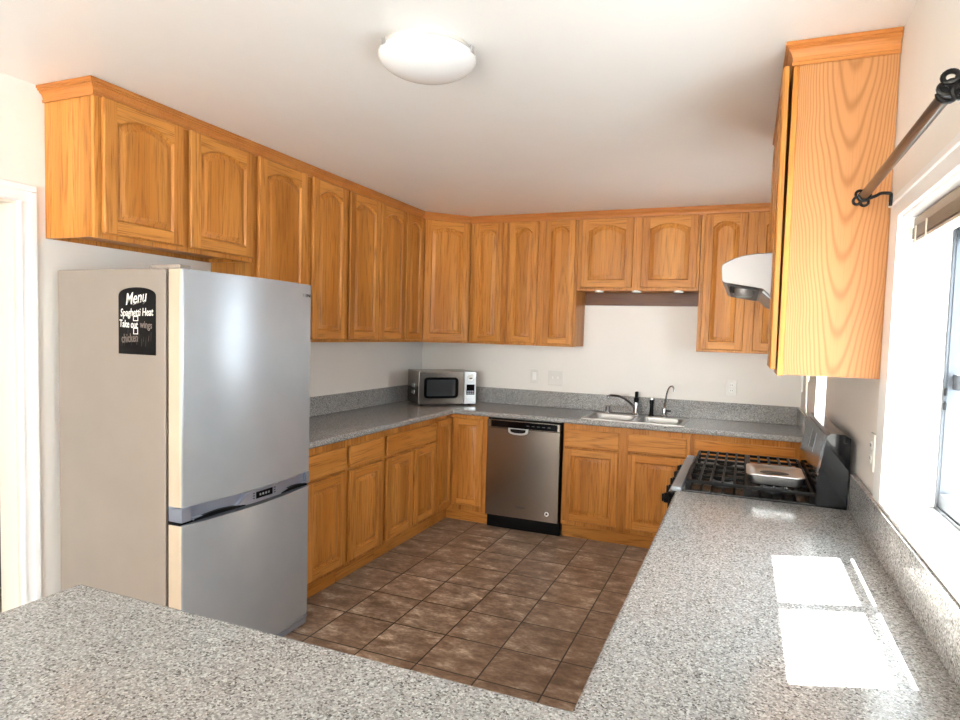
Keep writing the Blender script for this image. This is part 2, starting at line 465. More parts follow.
box(bm, XR, xa, k1-.008, k1-.0005, kz0+.016, kz1-.0005); box(bm, XR, xa, k0+.0005, k0+.008, kz0+.016, kz1-.0005); box(bm, XR, xa, k0+.008, k1-.008, kz1-.008, kz1-.0005)
obj('jamb', bm, TRIM, w1, True, False)
bm = new(); box(bm, XR-.014, xa, k0+.002, k1-.002, kz0+.0015, kz0+.012)
obj('sill', bm, TRIM, w1, True, False)
s0, s1, sz0, sz1 = SW
w2, xa2, xb2 = sash_window('window_2', *SW)
bm = new(); box(bm, xa2+.006, xb2-.006, s0+.022, s1-.022, 1.5, 1.54)
obj('sash', bm, WINFR, w2, True, False)
bm = new(); box(bm, xs0+.01, xs0+.014, s0+.02, s1-.02, sz0+.02, sz1-.02); obj('window_glass', bm, GLASS, w2, True, False)
bm = new()
box(bm, XR, xa, s1-.008, s1-.0005, sz0+.014, sz1-.0005); box(bm, XR, xa, s0+.0005, s0+.008, sz0+.014, sz1-.0005); box(bm, XR, xa, s0+.008, s1-.008, sz1-.008, sz1-.0005)
box(bm, XR, xa, s0+.001, s1-.001, sz0+.0005, sz0+.013)
obj('jamb', bm, TRIM, w2, True, False)
l0, l1, lz0, lz1 = LW
w3, _, _ = sash_window('window_3', *LW)
bm = new(); box(bm, xs0, xs1, -9.22, -9.18, lz0+.022, lz1-.022); obj('sash', bm, TRIM, w3, True, False)
bm = new(); box(bm, xs0+.01, xs0+.014, l0+.02, l1-.02, lz0+.02, lz1-.02); obj('window_glass', bm, GLASS, w3, True, False)
o = bpy.data.objects.new('window_4', None); COL.objects.link(o); o['kind'] = 'structure'; o.location = (1.6, YB, .25)
bm = new()
for a, b, c, d in ((.4, .46, .25, 2.25), (2.74, 2.8, .25, 2.25), (1.56, 1.64, .25, 2.25), (.46, 1.56, .25, .31), (1.64, 2.74, .25, .31), (.46, 1.56, 2.19, 2.25), (1.64, 2.74, 2.19, 2.25)):
    box(bm, a+.001, b-.001, YB-.1, YB-.05, c+.001, d-.001)
obj('window_frame', bm, TRIM, o, True, False)
bm = new(); box(bm, .44, 2.76, YB-.08, YB-.075, .28, 2.22); obj('window_glass', bm, GLASS, o, True, False)

# ------------------------------------------------------------------ cabinets
def door_mesh(x0, x1, z0, z1, rise=.04, stile=.056, th=.02, y=0.0):
    """raised-panel door, front towards -y, grain upright on stiles and panel, level on rails"""
    bm = new(); n = 14 if rise else 1
    xi0, xi1 = x0+stile, x1-stile; zi0, zt = z0+stile, z1-stile*.95
    half = (xi1-xi0)/2; cx = (x0+x1)/2
    us = [1-2*k/n for k in range(n+1)]
    def shp(u):
        a = abs(u)/.9
        return 0 if a >= 1 else (1-a*a)**.72
    def opening(d, yy):
        pts = [(-half+d, zi0+d), (half-d, zi0+d)]
        pts += [(u*(half-d), zt-d-rise*(1-shp(u))) for u in us]
        return [bm.verts.new((cx+a, yy, b)) for a, b in pts]
    def outer(i, yy):
        pts = [(x0+i, z0+i), (xi0, z0+i), (xi1, z0+i), (x1-i, z0+i), (x1-i, z1-i)]
        pts += [(cx+u*half, z1-i) for u in us] + [(x0+i, z1-i)]
        return [bm.verts.new((a, yy, b)) for a, b in pts]
    yf = y-th
    A = outer(0, y-.001); B = outer(0, yf+.006); Cc = outer(.0035, yf+.0015); D = outer(.007, yf)
    def strip(P, Q):
        k = len(P)
        for i in range(k): bm.faces.new((P[i], P[(i+1) % k], Q[(i+1) % k], Q[i]))
    strip(A, B); strip(B, Cc); strip(Cc, D); bm.faces.new(A[::-1])
    O = [opening(d, yy) for d, yy in ((0, yf), (.0025, yf+.005), (.0075, yf+.0115), (.0135, yf+.0115), (.034, yf+.002), (.038, yf+.001))]
    # D: 0 bl,1 pbl,2 pbr,3 br,4 tr,5.. top(u=1..-1), last tl ; O: 0 bl,1 br,2.. top
    o = O[0]; K = n+1
    f = bm.faces.new((D[1], D[2], o[1], o[0])); f.material_index = 1
    for k in range(n):
        f = bm.faces.new((o[2+k], D[5+k], D[6+k], o[3+k])); f.material_index = 1
    bm.faces.new((D[2], D[3], D[4], D[5], o[2], o[1]))
    bm.faces.new((D[0], D[1], o[0], o[-1], D[5+n], D[-1]))
    for a, b in zip(O, O[1:]): strip(a, b)
    bm.faces.new(O[-1])
    return bm
def cabinet(name, label, loc, rot, w, z1, d, doors=(), drawers=(), z0=0.0, toe=0, group=None, rise=.04, recess=.0, pt=.018, side_mat=None, top_open=False):
    """box cabinet: local x along the face, face plane y=0, body behind it (+y); loc z is the floor of the cabinet"""
    t = thing(name, label, 'cabinet', loc, rot, group)
    zb = z0
    bm = new(); e = .0008
    prims = [(e, pt, .018, d, zb, z1), (w-pt, w-e, .018, d, zb, z1), (pt, w-pt, d-.008, d, zb, z1),
             (pt, w-pt, .018, d-.008, zb+recess, zb+recess+.016)]
    if not top_open: prims.append((pt, w-pt, .018, d-.008, z1-.016, z1))
    for p in prims: box(bm, *p)
    obj('carcass', bm, side_mat or OAKV, t, smooth=False)
    bm = new(); box(bm, e, w-e, 0, .0178, zb-.004, z1, .0015, 1); obj('face_frame', bm, OAKV, t)
    for dr in doors:
        x0, x1, a, b = dr[:4]
        obj('door', door_mesh(x0, x1, a, b, rise, min(.056, (x1-x0)*.2), y=-.003), [OAKV, OAKH], t, ang=25)
    for x0, x1, a, b in drawers:
        bm = new(); box(bm, x0, x1, -.022, -.003, a, b, .006, 3)
        obj('drawer_front', bm, OAKH, t)
    if toe:
        bm = new(); box(bm, e, w-e, toe, toe+.016, -zb if False else 0.0, zb-.005); obj('toe_kick', bm, OAKH, t)
    return t
FX = .302        # upper face plane
LB, RT = PI/2, -PI/2
CT = .876        # cabinet top
def left_upper(label, ya, yb, zb, doors, **k):
    return cabinet('wall_cabinet', label, (FX, ya, zb), LB, yb-ya, 2.47-zb, FX-.002, [(a-ya, b-ya, c-zb, e-zb) for a, b, c, e in doors], group='oak wall cabinets', **k)
def back_upper(label, xa, xb_, zb, doors, **k):
    return cabinet('wall_cabinet', label, (xa, -FX, zb), 0, xb_-xa, 2.47-zb, FX-.002, [(a-xa, b-xa, c-zb, e-zb) for a, b, c, e in doors], group='oak wall cabinets', **k)
UB, UD0, UD1 = 1.444, 1.458, 2.438
left_upper('short two-door oak wall cabinet above the silver refrigerator', -3.356, -2.476, 1.872,
           [(-3.326, -2.937, 1.89, UD1), (-2.897, -2.482-.01, 1.89, UD1)], recess=.02)
left_upper('single-door oak wall cabinet right beside the short cabinet over the refrigerator', -2.474, -2.034, UB, [(-2.452, -2.056, UD0, UD1)])
left_upper('single-door oak wall cabinet just right of the refrigerator, second tall one on the left wall', -2.032, -1.638, UB, [(-2.0, -1.655, UD0, UD1)])
left_upper('double-door oak wall cabinet on the left wall above the drawer counter', -1.636, -.880, UB, [(-1.617, -1.257, UD0, UD1), (-1.242, -.887, UD0, UD1)])
left_upper('narrow single-door oak wall cabinet touching the diagonal corner cabinet', -.878, -.602, UB, [(-.873, -.606, UD0, UD1)])
back_upper('narrow single-door oak wall cabinet right of the diagonal corner cabinet', .604, .930, UB, [(.645, .895, UD0, UD1)])
back_upper('double-door tall oak wall cabinet left of the wall space over the sink', .932, 1.525, UB, [(.957, 1.203, UD0, UD1), (1.26, 1.509, UD0, UD1)])
tsk = back_upper('short two-door oak wall cabinet above the kitchen sink', 1.527, 2.443, 1.889, [(1.56, 1.957, 1.908, UD1), (2.023, 2.425, 1.908, UD1)])
back_upper('tall oak wall cabinet right of the sink, partly behind the range hood', 2.445, 3.180, UB, [(2.472, 2.762, UD0, UD1), (2.826, 3.116, UD0, UD1)])
# diagonal corner cabinet
t = thing('corner_wall_cabinet', 'diagonal oak corner wall cabinet above the microwave', 'cabinet', (.302, -.600, UB), PI/4, 'oak wall cabinets')
bm = new(); prism(bm, [(.002, -.599), (.002, -.002), (.601, -.002), (.601, -.303), (.593, -.2945), (.2935, -.592), (.301, -.599)], 2, UB, 2.47)
obj('carcass', bm, OAKV, t, True, False)
L = .298*math.sqrt(2)
bm = new(); box(bm, .002, L-.002, -.002, .006, -.004, 2.47-UB, .001, 1); obj('face_frame', bm, OAKV, t)
obj('door', door_mesh(.018, L-.018, UD0-UB, UD1-UB, .035), [OAKV, OAKH], t, ang=25).location.y = -.003
# wood cleat under the sink cabinet and puck lights
bm = new(); box(bm, 1.53, 2.44, -.022, -.002, 1.786, 1.888, .002)
tag(obj('wall_cleat', bm, DARKWOOD), 'dark wood rail on the back wall under the short sink cabinet', 'rail')
for x, w in ((1.70, 'left'), (1.99, 'middle'), (2.30, 'right')):
    t = thing('puck_light', 'small white puck light under the sink wall cabinet, %s of three' % w, 'light', (x, -.27, 1.889), 0, 'puck lights under the sink cabinet')
    bm = new(); lathe(bm, [(.036, -.001), (.036, -.012), (.032, -.016)], n=24); obj('housing', bm, WHITE, t)
    bm = new(); lathe(bm, [(.028, -.0165), (.02, -.019), (.006, -.02)], n=24); obj('lens', bm, GLOBE, t)

# crown moulding
def sweep(bm, path, prof, z):
    P = [Vector(p) for p in path]; rows = []
    for i, p in enumerate(P):
        ns = []
        if i > 0: d = (P[i]-P[i-1]).normalized(); ns.append(Vector((d.y, -d.x)))
        if i < len(P)-1: d = (P[i+1]-P[i]).normalized(); ns.append(Vector((d.y, -d.x)))
        nrm = sum(ns, Vector((0, 0)))
        nrm = nrm/nrm.length; k = 1/max(.3, nrm.dot(ns[0]))
        rows.append([bm.verts.new((p.x+nrm.x*k*o, p.y+nrm.y*k*o, zz)) for o, zz in prof])
    n = len(prof)
    for a, b in zip(rows, rows[1:]):
        for k in range(n): bm.faces.new((a[k], a[(k+1) % n], b[(k+1) % n], b[k]))
    bm.faces.new(rows[0]); bm.faces.new(rows[-1])
CP = [(.001, 2.434), (.007, 2.434), (.007, 2.444), (.0035, 2.446), (.005, 2.455), (.011, 2.466), (.020, 2.473), (.020, 2.477), (.026, 2.478), (.026, 2.484), (.032, 2.486), (.032, H-.002), (.001, H-.002)]
bm = new(); sweep(bm, [(.002, -3.357), (.302, -3.357), (.302, -.600), (.600, -.302), (3.182, -.302)], CP, 0)
tag(obj('crown_moulding', bm, OAKM, smooth=False), 'long oak crown moulding along the tops of the left and back wall cabinets', 'moulding')

# right-hand upper cabinets: tall near one and the one over the hood
RFX = 2.884; RB = 1.417
t = cabinet('wall_cabinet', 'tall oak wall cabinet by the window with its broad grained side panel facing the room', (RFX, -2.572, RB), RT, .256, 2.47-RB, XR-.002-RFX, (), group='oak wall cabinets', side_mat=OAKP)
d = obj('door', door_mesh(.008, .243, .016, 2.438-RB-.004, .03, .05), [OAKV, OAKH], t, ang=25)
d.location.y = -.004; d.rotation_euler = (math.radians(.38), 0, 0)
t = cabinet('wall_cabinet', 'oak wall cabinet above the range hood, behind the tall side panel by the window', (RFX, -1.755, 1.872), RT, .813, 2.47-1.872, XR-.002-RFX,
            [(.02, .4, .016, 2.438-1.872), (.41, .795, .016, 2.438-1.872)], group='oak wall cabinets')
CP2 = [(.0, 2.426), (.005, 2.426), (.005, 2.436), (.0025, 2.439), (.004, 2.452), (.009, 2.464), (.016, 2.472), (.016, 2.476), (.020, 2.477), (.020, 2.483), (.026, 2.485), (.026, H-.002), (.0, H-.002)]
bm = new(); sweep(bm, [(2.883, -1.754), (2.883, -2.829), (3.182, -2.829)], CP2, 0)
tag(obj('crown_moulding', bm, OAKM, smooth=False), 'short oak crown moulding on top of the right wall cabinets by the window', 'moulding')

# base cabinets
BF = .606
def left_base(label, ya, yb, doors, drawers):
    return cabinet('base_cabinet', label, (BF, ya, 0), LB, yb-ya, CT-.002, BF-.002, [(a-ya, b-ya, .128, zt) for a, b, zt in doors],
                   [(a-ya, b-ya, .700, .832) for a, b in drawers], z0=.105, toe=.05, group='oak base cabinets', rise=0)
def back_base(label, xa, xb_, doors, drawers):
    return cabinet('base_cabinet', label, (xa, -BF, 0), 0, xb_-xa, CT-.002, BF-.002, [(a-xa, b-xa, .14, zt) for a, b, zt in doors],
                   [(a-xa, b-xa, .704, .834) for a, b in drawers], z0=.11, toe=.05, group='oak base cabinets', rise=0, top_open=True)
left_base('one-drawer oak base cabinet partly hidden beside the refrigerator', -2.46, -2.047, [(-2.415, -2.066+.01, .682)], [(-2.42+.005, -2.066+.01)])
left_base('one-drawer oak base cabinet second from the refrigerator', -2.045, -1.632, [(-2.017, -1.648, .682)], [(-2.017, -1.65)])
left_base('two-door oak base cabinet with one wide drawer on the left wall', -1.630, -.880, [(-1.6, -1.243, .682), (-1.22, -.89, .682)], [(-1.6, -.895)])
t = thing('corner_base_cabinet', 'oak corner base cabinet below the microwave with two doors meeting at the inside corner', 'cabinet', (BF, -BF, 0), 0, 'oak base cabinets')
bm = new(); prism(bm, [(.002, -.878), (.002, -.002), (.928, -.002), (.928, -.588), (.588, -.588), (.588, -.878)], 2, .105, CT-.002); obj('carcass', bm, OAKV, t, True, False)
bm = new(); prism(bm, [(.589, -.878), (.606, -.878), (.606, -.606), (.928, -.606), (.928, -.589), (.589, -.589)], 2, .101, CT-.002); obj('face_frame', bm, OAKV, t, True, False)
bm = new(); prism(bm, [(.545, -.878), (.556, -.878), (.556, -.556), (.928, -.556), (.928, -.545), (.545, -.545)], 2, 0, .1); obj('toe_kick', bm, OAKH, t, True, False)
bm = door_mesh(0, .267, .128, .846, 0, .05); bm.transform(Matrix.Translation((BF, -.871, 0)) @ Matrix.Rotation(LB, 4, 'Z')); obj('door', bm, [OAKV, OAKH], t, True, ang=25)
bm = door_mesh(.631, .893, .145, .846, 0, .05); bm.transform(Matrix.Translation((0, -BF, 0))); obj('door', bm, [OAKV, OAKH], t, True, ang=25)
back_base('oak sink base cabinet with two doors and two false drawers', 1.546, 2.460, [(1.562, 1.967, .690), (2.032, 2.435, .690)], [(1.562, 1.967), (2.03, 2.435)])
back_base('oak base cabinet with one wide drawer in the back right corner behind the stove', 2.462, 3.180, [(2.49, 2.80, .690), (2.81, 3.12, .690)], [(2.49, 3.118)])
# base cabinets below the near counters (mostly hidden)
cabinet('base_cabinet', 'oak base cabinet under the window counter next to the stove', (2.58, -2.52, 0), RT, 1.60, CT-.002, .60, [(.02, .5, .128, .682), (.52, 1.0, .128, .682)], [(.02, .5, .7, .832), (.52, 1.0, .7, .832)], z0=.105, toe=.05, group='oak base cabinets', rise=0)
cabinet('base_cabinet', 'oak base cabinet under the near peninsula counter', (3.17, -4.19, 0), PI, 1.76, CT-.002, .62, [(.64, 1.18, .128, .84), (1.2, 1.74, .128, .84)], (), z0=.105, toe=.05, group='oak base cabinets', rise=0)

# ------------------------------------------------------------------ counters
Z0, Z1 = CT, .914
SX0, SX1, SY0, SY1 = 1.69, 2.388, -.565, -.185
cdp = .644
xs = [.002, cdp, SX0, SX1, 3.181]; ys = [-2.475, -cdp, SY0, SY1, -.002]
t = thing('countertop', 'grey granite counter running along the left and back walls under the sink', 'counter', (.002, -.002, Z0))
o = obj('worktop', slab(xs, ys, Z0, Z1, lambda x, y: (x < cdp or y > -cdp) and not (SX0 < x < SX1 and SY0 < y < SY1)), GRANITE, t, True)
bevel_mod(o, .012, 4)
BS = 1.05
def splash(label, x0, x1, y0, y1):
    bm = new(); box(bm, x0, x1, y0, y1, Z1+.0004, BS, .003); tag(obj('backsplash', bm, GRANITE), label, 'backsplash', 'granite backsplash strips')
splash('grey granite backsplash strip on the left wall between refrigerator and microwave', .002, .021, -2.475, -.022)
splash('long grey granite backsplash strip on the back wall behind the sink', .002, 3.181, -.021, -.002)
splash('short granite backsplash strip on the right wall in the far corner behind the stove', 3.162, 3.181, -cdp, -.022)
splash('granite backsplash strip below the kitchen window sill on the right wall', 3.162, 3.181, -4.97, -2.516)
t = thing('countertop', 'speckled granite L-shaped counter in the foreground, sunlit under the window', 'counter', (3.181, -2.516, Z0))
xs = [1.362, 2.545, 3.181]; ys = [-4.97, -4.146, -2.516]
o = obj('worktop', slab(xs, ys, Z0, Z1, lambda x, y: y < -4.146 or x > 2.545), GRANITE, t, True)
bevel_mod(o, .012, 4)

# ------------------------------------------------------------------ sink and taps
t = thing('kitchen_sink', 'double-bowl stainless steel sink set in the back counter', 'sink', ((SX0+SX1)/2, (SY0+SY1)/2, Z0-.2))
def bowl(x0, x1):
    bm = new(); y0, y1 = SY0+.016, SY1-.016; zb = .72
    def rr(a0, a1, b0, b1, r, z, n=6):
        out = []
        for cx, cy, s in ((a1-r, b1-r, 0), (a0+r, b1-r, 1), (a0+r, b0+r, 2), (a1-r, b0+r, 3)):
            for k in range(n+1):
                a = PI/2*(s+k/n); out.append(bm.verts.new((cx+r*math.cos(a), cy+r*math.sin(a), z)))
        return out
    R = [rr(x0-.012, x1+.012, y0-.012, y1+.012, .05, .9185), rr(x0, x1, y0, y1, .045, .9185), rr(x0+.004, x1-.004, y0+.004, y1-.004, .045, .912), rr(x0+.012, x1-.012, y0+.012, y1-.012, .05, zb+.03), rr(x0+.035, x1-.035, y0+.035, y1-.035, .04, zb), rr((x0+x1)/2-.045, (x0+x1)/2+.045, (y0+y1)/2-.045, (y0+y1)/2+.045, .044, zb-.003)]
    n = len(R[0])
    for a, b in zip(R, R[1:]):
        for k in range(n): bm.faces.new((a[k], a[(k+1) % n], b[(k+1) % n], b[k]))
    bm.faces.new(R[-1]); return bm
for a, b in ((SX0+.016, 2.030), (2.070, SX1-.016)):
    o = obj('bowl', bowl(a, b), SINKM, t, True, ang=60)
    sm = o.modifiers.new('thickness', 'SOLIDIFY'); sm.thickness = .0015; sm.offset = -1
    bm = new(); lathe(bm, [(.04, 0), (.038, .003), (.02, .001), (.01, .001)], ((a+b)/2, (SY0+SY1)/2, .72), 24); obj('drain', bm, CHROME, t, True)
o = obj('rim', slab([SX0-.022, SX0+.008, 2.038, 2.062, SX1-.008, SX1+.022], [SY0-.022, SY0+.008, SY1-.008, SY1+.022], .9145, .918, lambda x, y: not (SY0+.008 < y < SY1-.008 and (SX0+.008 < x < 2.038 or 2.062 < x < SX1-.008))), SINKM, t, True)

t = thing('faucet', 'single-lever kitchen faucet with long curved spout behind the sink', 'faucet', (1.995, -.09, Z1))
bm = new(); lathe(bm, [(.03, 0), (.03, .006), (.024, .012), (.023, .07), (.02, .085), (.02, .1)], n=24); obj('body', bm, CHROME, t)
bm = new(); tube(bm, smoothpath([(-.006, -.012, .05), (-.045, -.07, .105), (-.10, -.15, .150), (-.15, -.215, .162), (-.175, -.245, .158), (-.18, -.252, .135)], 6), [.0095]*31, 12); obj('spout', bm, plain('dark_chrome', lin(120, 120, 122), .18, 1), t)
bm = new(); lathe(bm, [(.019, .101), (.021, .125), (.016, .14)], n=20); box(bm, -.012, .012, -.018, .03, .14, .185, .006); obj('lever', bm, RUBBER, t)
t = thing('side_sprayer', 'slim black sprayer with pale tip standing right of the main faucet', 'sprayer', (2.115, -.09, Z1))
bm = new(); lathe(bm, [(.022, 0), (.022, .006), (.016, .012), (.014, .09), (.017, .1), (.017, .128)], n=20); obj('body', bm, RUBBER, t)
bm = new(); lathe(bm, [(.017, .1285), (.016, .142), (.008, .146)], n=20); obj('tip', bm, ALU, t)
t = thing('drinking_water_faucet', 'thin gooseneck filter faucet at the right end of the sink', 'faucet', (2.215, -.085, Z1))
bm = new(); lathe(bm, [(.026, 0), (.026, .008), (.017, .016), (.017, .055), (.012, .068)], n=20); obj('body', bm, CHROME, t)
bm = new(); tube(bm, smoothpath([(0, 0, .06), (.006, 0, .13), (.014, 0, .19), (.03, -.008, .232), (.052, -.02, .245), (.066, -.028, .23), (.07, -.03, .205)], 6), .0065, 10); obj('spout', bm, CHROME, t)
bm = new(); box(bm, .012, .05, -.006, .006, .042, .052, .003); obj('lever', bm, RUBBER, t)
t = thing('air_gap', 'short chrome air gap cap at the left end of the sink', 'sink fitting', (1.768, -.1, Z1))
bm = new(); lathe(bm, [(.024, 0), (.024, .004), (.019, .008)], n=24); obj('base', bm, CHROME, t)
bm = new(); lathe(bm, [(.018, .0085), (.018, .05), (.013, .057)], n=24); obj('cap', bm, CHROME, t)

# ------------------------------------------------------------------ dishwasher
t = thing('dishwasher', 'stainless steel dishwasher under the back counter beside the corner cabinet', 'dishwasher', (.934, -.644, 0))
w = .604
bm = new(); box(bm, .004, w-.004, .03, .62, .1, CT-.004); obj('tub', bm, RUBBER, t)
bm = new(); box(bm, .006, w-.006, 0, .029, .108, .798, .005, 3)
obj('door', bm, STEEL, t)
bm = new(); box(bm, .006, w-.006, 0, .029, .7985, .862, .005, 3); p = obj('control_panel', bm, STEEL, t)
bm = new(); box(bm, .04, w-.03, -.002, .001, .806, .856); q = obj('control_band', bm, DISPLAY, p, smooth=False)
q['label'] = 'dark control strip'
for k in range(5):
    bm = new(); box(bm, .33+k*.042, .352+k*.042, -.0028, -.0018, .828, .834); obj('button', bm, DARKGREY, p, smooth=False)
bm = new()   # pocket handle: shallow cup with a rim
prof = []
cx, cz = .265, .80
N = 14
outer = [(cx-.08+.0, .806)]+[(cx-.08*math.cos(PI*k/N), .79-.034*math.sin(PI*k/N)**.6) for k in range(N+1)]+[(cx+.08, .806)]
prism(bm, outer, 1, -.010, .001)
obj('handle', bm, ALU, t, smooth=False)
bm = new(); outer = [(cx-.062, .80)]+[(cx-.062*math.cos(PI*k/N), .79-.02*math.sin(PI*k/N)**.6) for k in range(N+1)]+[(cx+.062, .80)]  # black plate paints the shade inside the handle pocket
prism(bm, outer, 1, -.0115, -.0098); obj('pocket_shade', bm, RUBBER, t, smooth=False)['label'] = 'black plate shading the finger recess'
bm = new(); box(bm, .004, w-.004, .055, .075, .0, .104); obj('toe_kick', bm, RUBBER, t)
FM = Matrix.Rotation(PI/2, 4, 'X')
text('brand_mark', 'Whirlpool', .019, DARKGREY, t, Matrix.Translation((.30, -.0012, .195)) @ FM)
bm = new(); lathe(bm, [(.017, -.0016), (.017, .0004)], (.512, 0, .172), 24, axis=1); b_ = obj('badge', bm, WHITE, t); b_['label'] = 'round white badge with a dark star'
bm = new(); st = [(.512+(.014 if k % 2 == 0 else .0065)*math.sin(PI*k/5), .172+(.014 if k % 2 == 0 else .0065)*math.cos(PI*k/5)) for k in range(10)]
prism(bm, st, 1, -.0024, -.0015); obj('star', bm, RUBBER, b_, smooth=False)

# ------------------------------------------------------------------ microwave
t = thing('microwave', 'stainless microwave set diagonally in the counter corner', 'microwave', (.314, -.628, Z1), PI/4)
w, h, d = .506, .285, .34
bm = new(); box(bm, .002, w-.002, .018, d, .012, h, .004); obj('case', bm, STEEL, t)
for k in range(2):
    bm = new(); box(bm, -.0015, .002, .13, .2, .09+k*.055, .118+k*.055); obj('vent', bm, ALU, t)
bm = new(); box(bm, 0, .395, -.006, .0175, .012, h, .006); dd = obj('door', bm, STEEL, t)
def rrect(x0, x1, z0, z1, r, n=6):
    o = []
    for cx, cz, s in ((x1-r, z1-r, 0), (x0+r, z1-r, 1), (x0+r, z0+r, 2), (x1-r, z0+r, 3)):
        for k in range(n+1): a = PI/2*(s+k/n); o.append((cx+r*math.cos(a), cz+r*math.sin(a)))
    return o
bm = new(); prism(bm, rrect(.045, .345, .062, .238, .035), 1, -.0085, -.0058); obj('window_border', bm, BLACKG, dd, smooth=False)
bm = new(); prism(bm, rrect(.068, .318, .082, .218, .012), 1, -.0095, -.0084); obj('window_pane', bm, plain('oven_window', lin(60, 62, 64), .12), dd, smooth=False)
bm = new(); box(bm, .398, w, -.006, .0175, .012, h, .006); pn = obj('control_panel', bm, ALU, t)
bm = new(); prism(bm, rrect(.418, .49, .09, .178, .004), 1, -.0075, -.0058); obj('display', bm, DISPLAY, pn, smooth=False)
bm = new()
for i in range(3):
    for j in range(2): box(bm, .424+i*.021, .441+i*.021, -.0085, -.0074, .094+j*.018, .108+j*.018)
obj('keypad', bm, ALUGREY, pn, smooth=False)
bm = new(); lathe(bm, [(.028, -.006), (.028, -.010), (.024, -.011)], (.453, 0, .235), 28, axis=1); obj('emblem', bm, WHITE, pn)
bm = new(); prism(bm, [(.44, .225), (.466, .225), (.466, .235), (.44, .235)], 1, -.0118, -.0108); obj('emblem_mark', bm, DARKGREY, pn, smooth=False)
bm = new(); box(bm, .42, .488, -.009, -.0058, .035, .07, .003); obj('open_button', bm, ALU, pn)
for x in (.04, w-.04):
    for y in (.05, d-.05):
        bm = new(); lathe(bm, [(.014, 0), (.016, .0125)], (x, y, 0), 16); obj('foot', bm, RUBBER, t)

# ------------------------------------------------------------------ refrigerator
FY0, FY1 = -3.33, -2.548
t = thing('refrigerator', 'tall silver bottom-freezer refrigerator against the left wall by the doorway', 'refrigerator', (.35, (FY0+FY1)/2, 0))
bm = new(); box(bm, .033, .668, FY0, FY1, .045, 1.742, .006); obj('body', bm, FSIDE, t, True)
bm = new(); box(bm, .6682, .684, FY0+.012, FY1-.012, .06, 1.73); obj('gasket', bm, RUBBER, t, True)
def fdoor(z0, z1, bow=.034, xb_=.6845, xf=.752, inset=0, n=16, r=.012):
    bm = new(); pts = [(xb_, FY0+.001), (xf-r, FY0+.001)]
    for k in range(5): a = PI/2*k/4; pts.append((xf-r+r*math.sin(a)-inset, FY0+.001+r-r*math.cos(a)))
    ya, yb = FY0+r+.002, FY1-r-.002
    for k in range(1, n):
        u = -1+2*k/n; pts.append((xf+bow*(1-u*u)-inset, (ya+yb)/2+(yb-ya)/2*u))
    for k in range(5): a = PI/2*k/4; pts.append((xf-r+r*math.cos(a)-inset, FY1-.001-r+r*math.sin(a)))
    pts += [(xb_, FY1-.001)]
    prism(bm, pts, 2, z0, z1)
    return bm
def face_split(bm, ycut=FY0+.006, mi=1):
    for f in bm.faces:
        c = f.calc_center_median()
        if f.normal.y < -.6 or (abs(f.normal.z) < .5 and c.y < ycut and c.x < .75): f.material_index = mi
for nm, a, b in (('upper_door', .802, 1.74), ('lower_door', .062, .727)):
    bm = fdoor(a, b); bm.normal_update(); bmesh.ops.recalc_face_normals(bm, faces=bm.faces); face_split(bm)
    o = obj(nm, bm, [FRIDGE, STRIPE], t, True, ang=30)
    if nm == 'upper_door': ud = o
# trim with shade strips for the pull recesses, and the display
bm = fdoor(.742, .8015, inset=.016); hs = obj('handle_strip', bm, FTRIM, t, True, ang=30)
for a, b in ((FY0+.0005, FY0+.05), (FY1-.035, FY1-.0005)):
    bm = new(); box(bm, .6845, .7535, a, b, .740, .8015, .004); obj('strip_end', bm, FTRIM, hs, True)
ym = (FY0+FY1)/2
bm = new()
def bowx(y, xf=.752, bow=.034):
    u = (y-ym)/((FY1-FY0)/2); return xf+bow*(1-u*u)
N = 24; top = []; bot = []
for k in range(N+1):
    y = FY0+.05+(FY1-FY0-.085)*k/N
    # lower lip swells round the display in the middle
    s = max(0, 1-abs(y-(ym+.03))/.17); s = min(1, s*2.2); s = s*s*(3-2*s)
    top.append((y, .752+.048*s)); bot.append((y, .742))
vs = []
for (y, zt), (_, zb) in zip(top, bot):
    x = bowx(y); vs.append([bm.verts.new((x-.02, y, zb)), bm.verts.new((x+.001, y, zb)), bm.verts.new((x+.001, y, zt)), bm.verts.new((x-.02, y, zt))])
for a, b in zip(vs, vs[1:]):
    for k in range(4): bm.faces.new((a[k], a[(k+1) % 4], b[(k+1) % 4], b[k]))
bm.faces.new(vs[0]); bm.faces.new(vs[-1])
obj('handle_lip', bm, FTRIM, hs, True, ang=30)
for ya_, yb2 in ((FY0+.055, ym-.085), (ym+.145, FY1-.04)):  # raised dark strips paint the recess shade onto the trim
    bm = new(); K = 10; vs = []
    for k in range(K+1):
        y = ya_+(yb2-ya_)*k/K; x = bowx(y); hgt = .004+.012*math.sin(PI*k/K)
        vs.append([bm.verts.new((x-.012, y, .7425)), bm.verts.new((x+.0025, y, .7425)), bm.verts.new((x+.0025, y, .7425+hgt)), bm.verts.new((x-.012, y, .7425+hgt))])
    for a, b in zip(vs, vs[1:]):
        for k in range(4): bm.faces.new((a[k], a[(k+1) % 4], b[(k+1) % 4], b[k]))
    bm.faces.new(vs[0]); bm.faces.new(vs[-1]); obj('recess_shade', bm, RUBBER, hs, True, False)['label'] = 'dark strip shading the pull recess'
bm = new(); yd = ym+.03; box(bm, bowx(yd)-.004, bowx(yd)+.0022, yd-.052, yd+.052, .757, .788, .001); obj('display', bm, DISPLAY, hs, True)
for k in range(3):
    for s in (-1, 1):
        bm = new(); box(bm, bowx(yd)-.004, bowx(yd)+.0022, yd+s*.066-.005, yd+s*.066+.005, .76+k*.011, .765+k*.011); obj('button', bm, DARKGREY, hs, True, False)
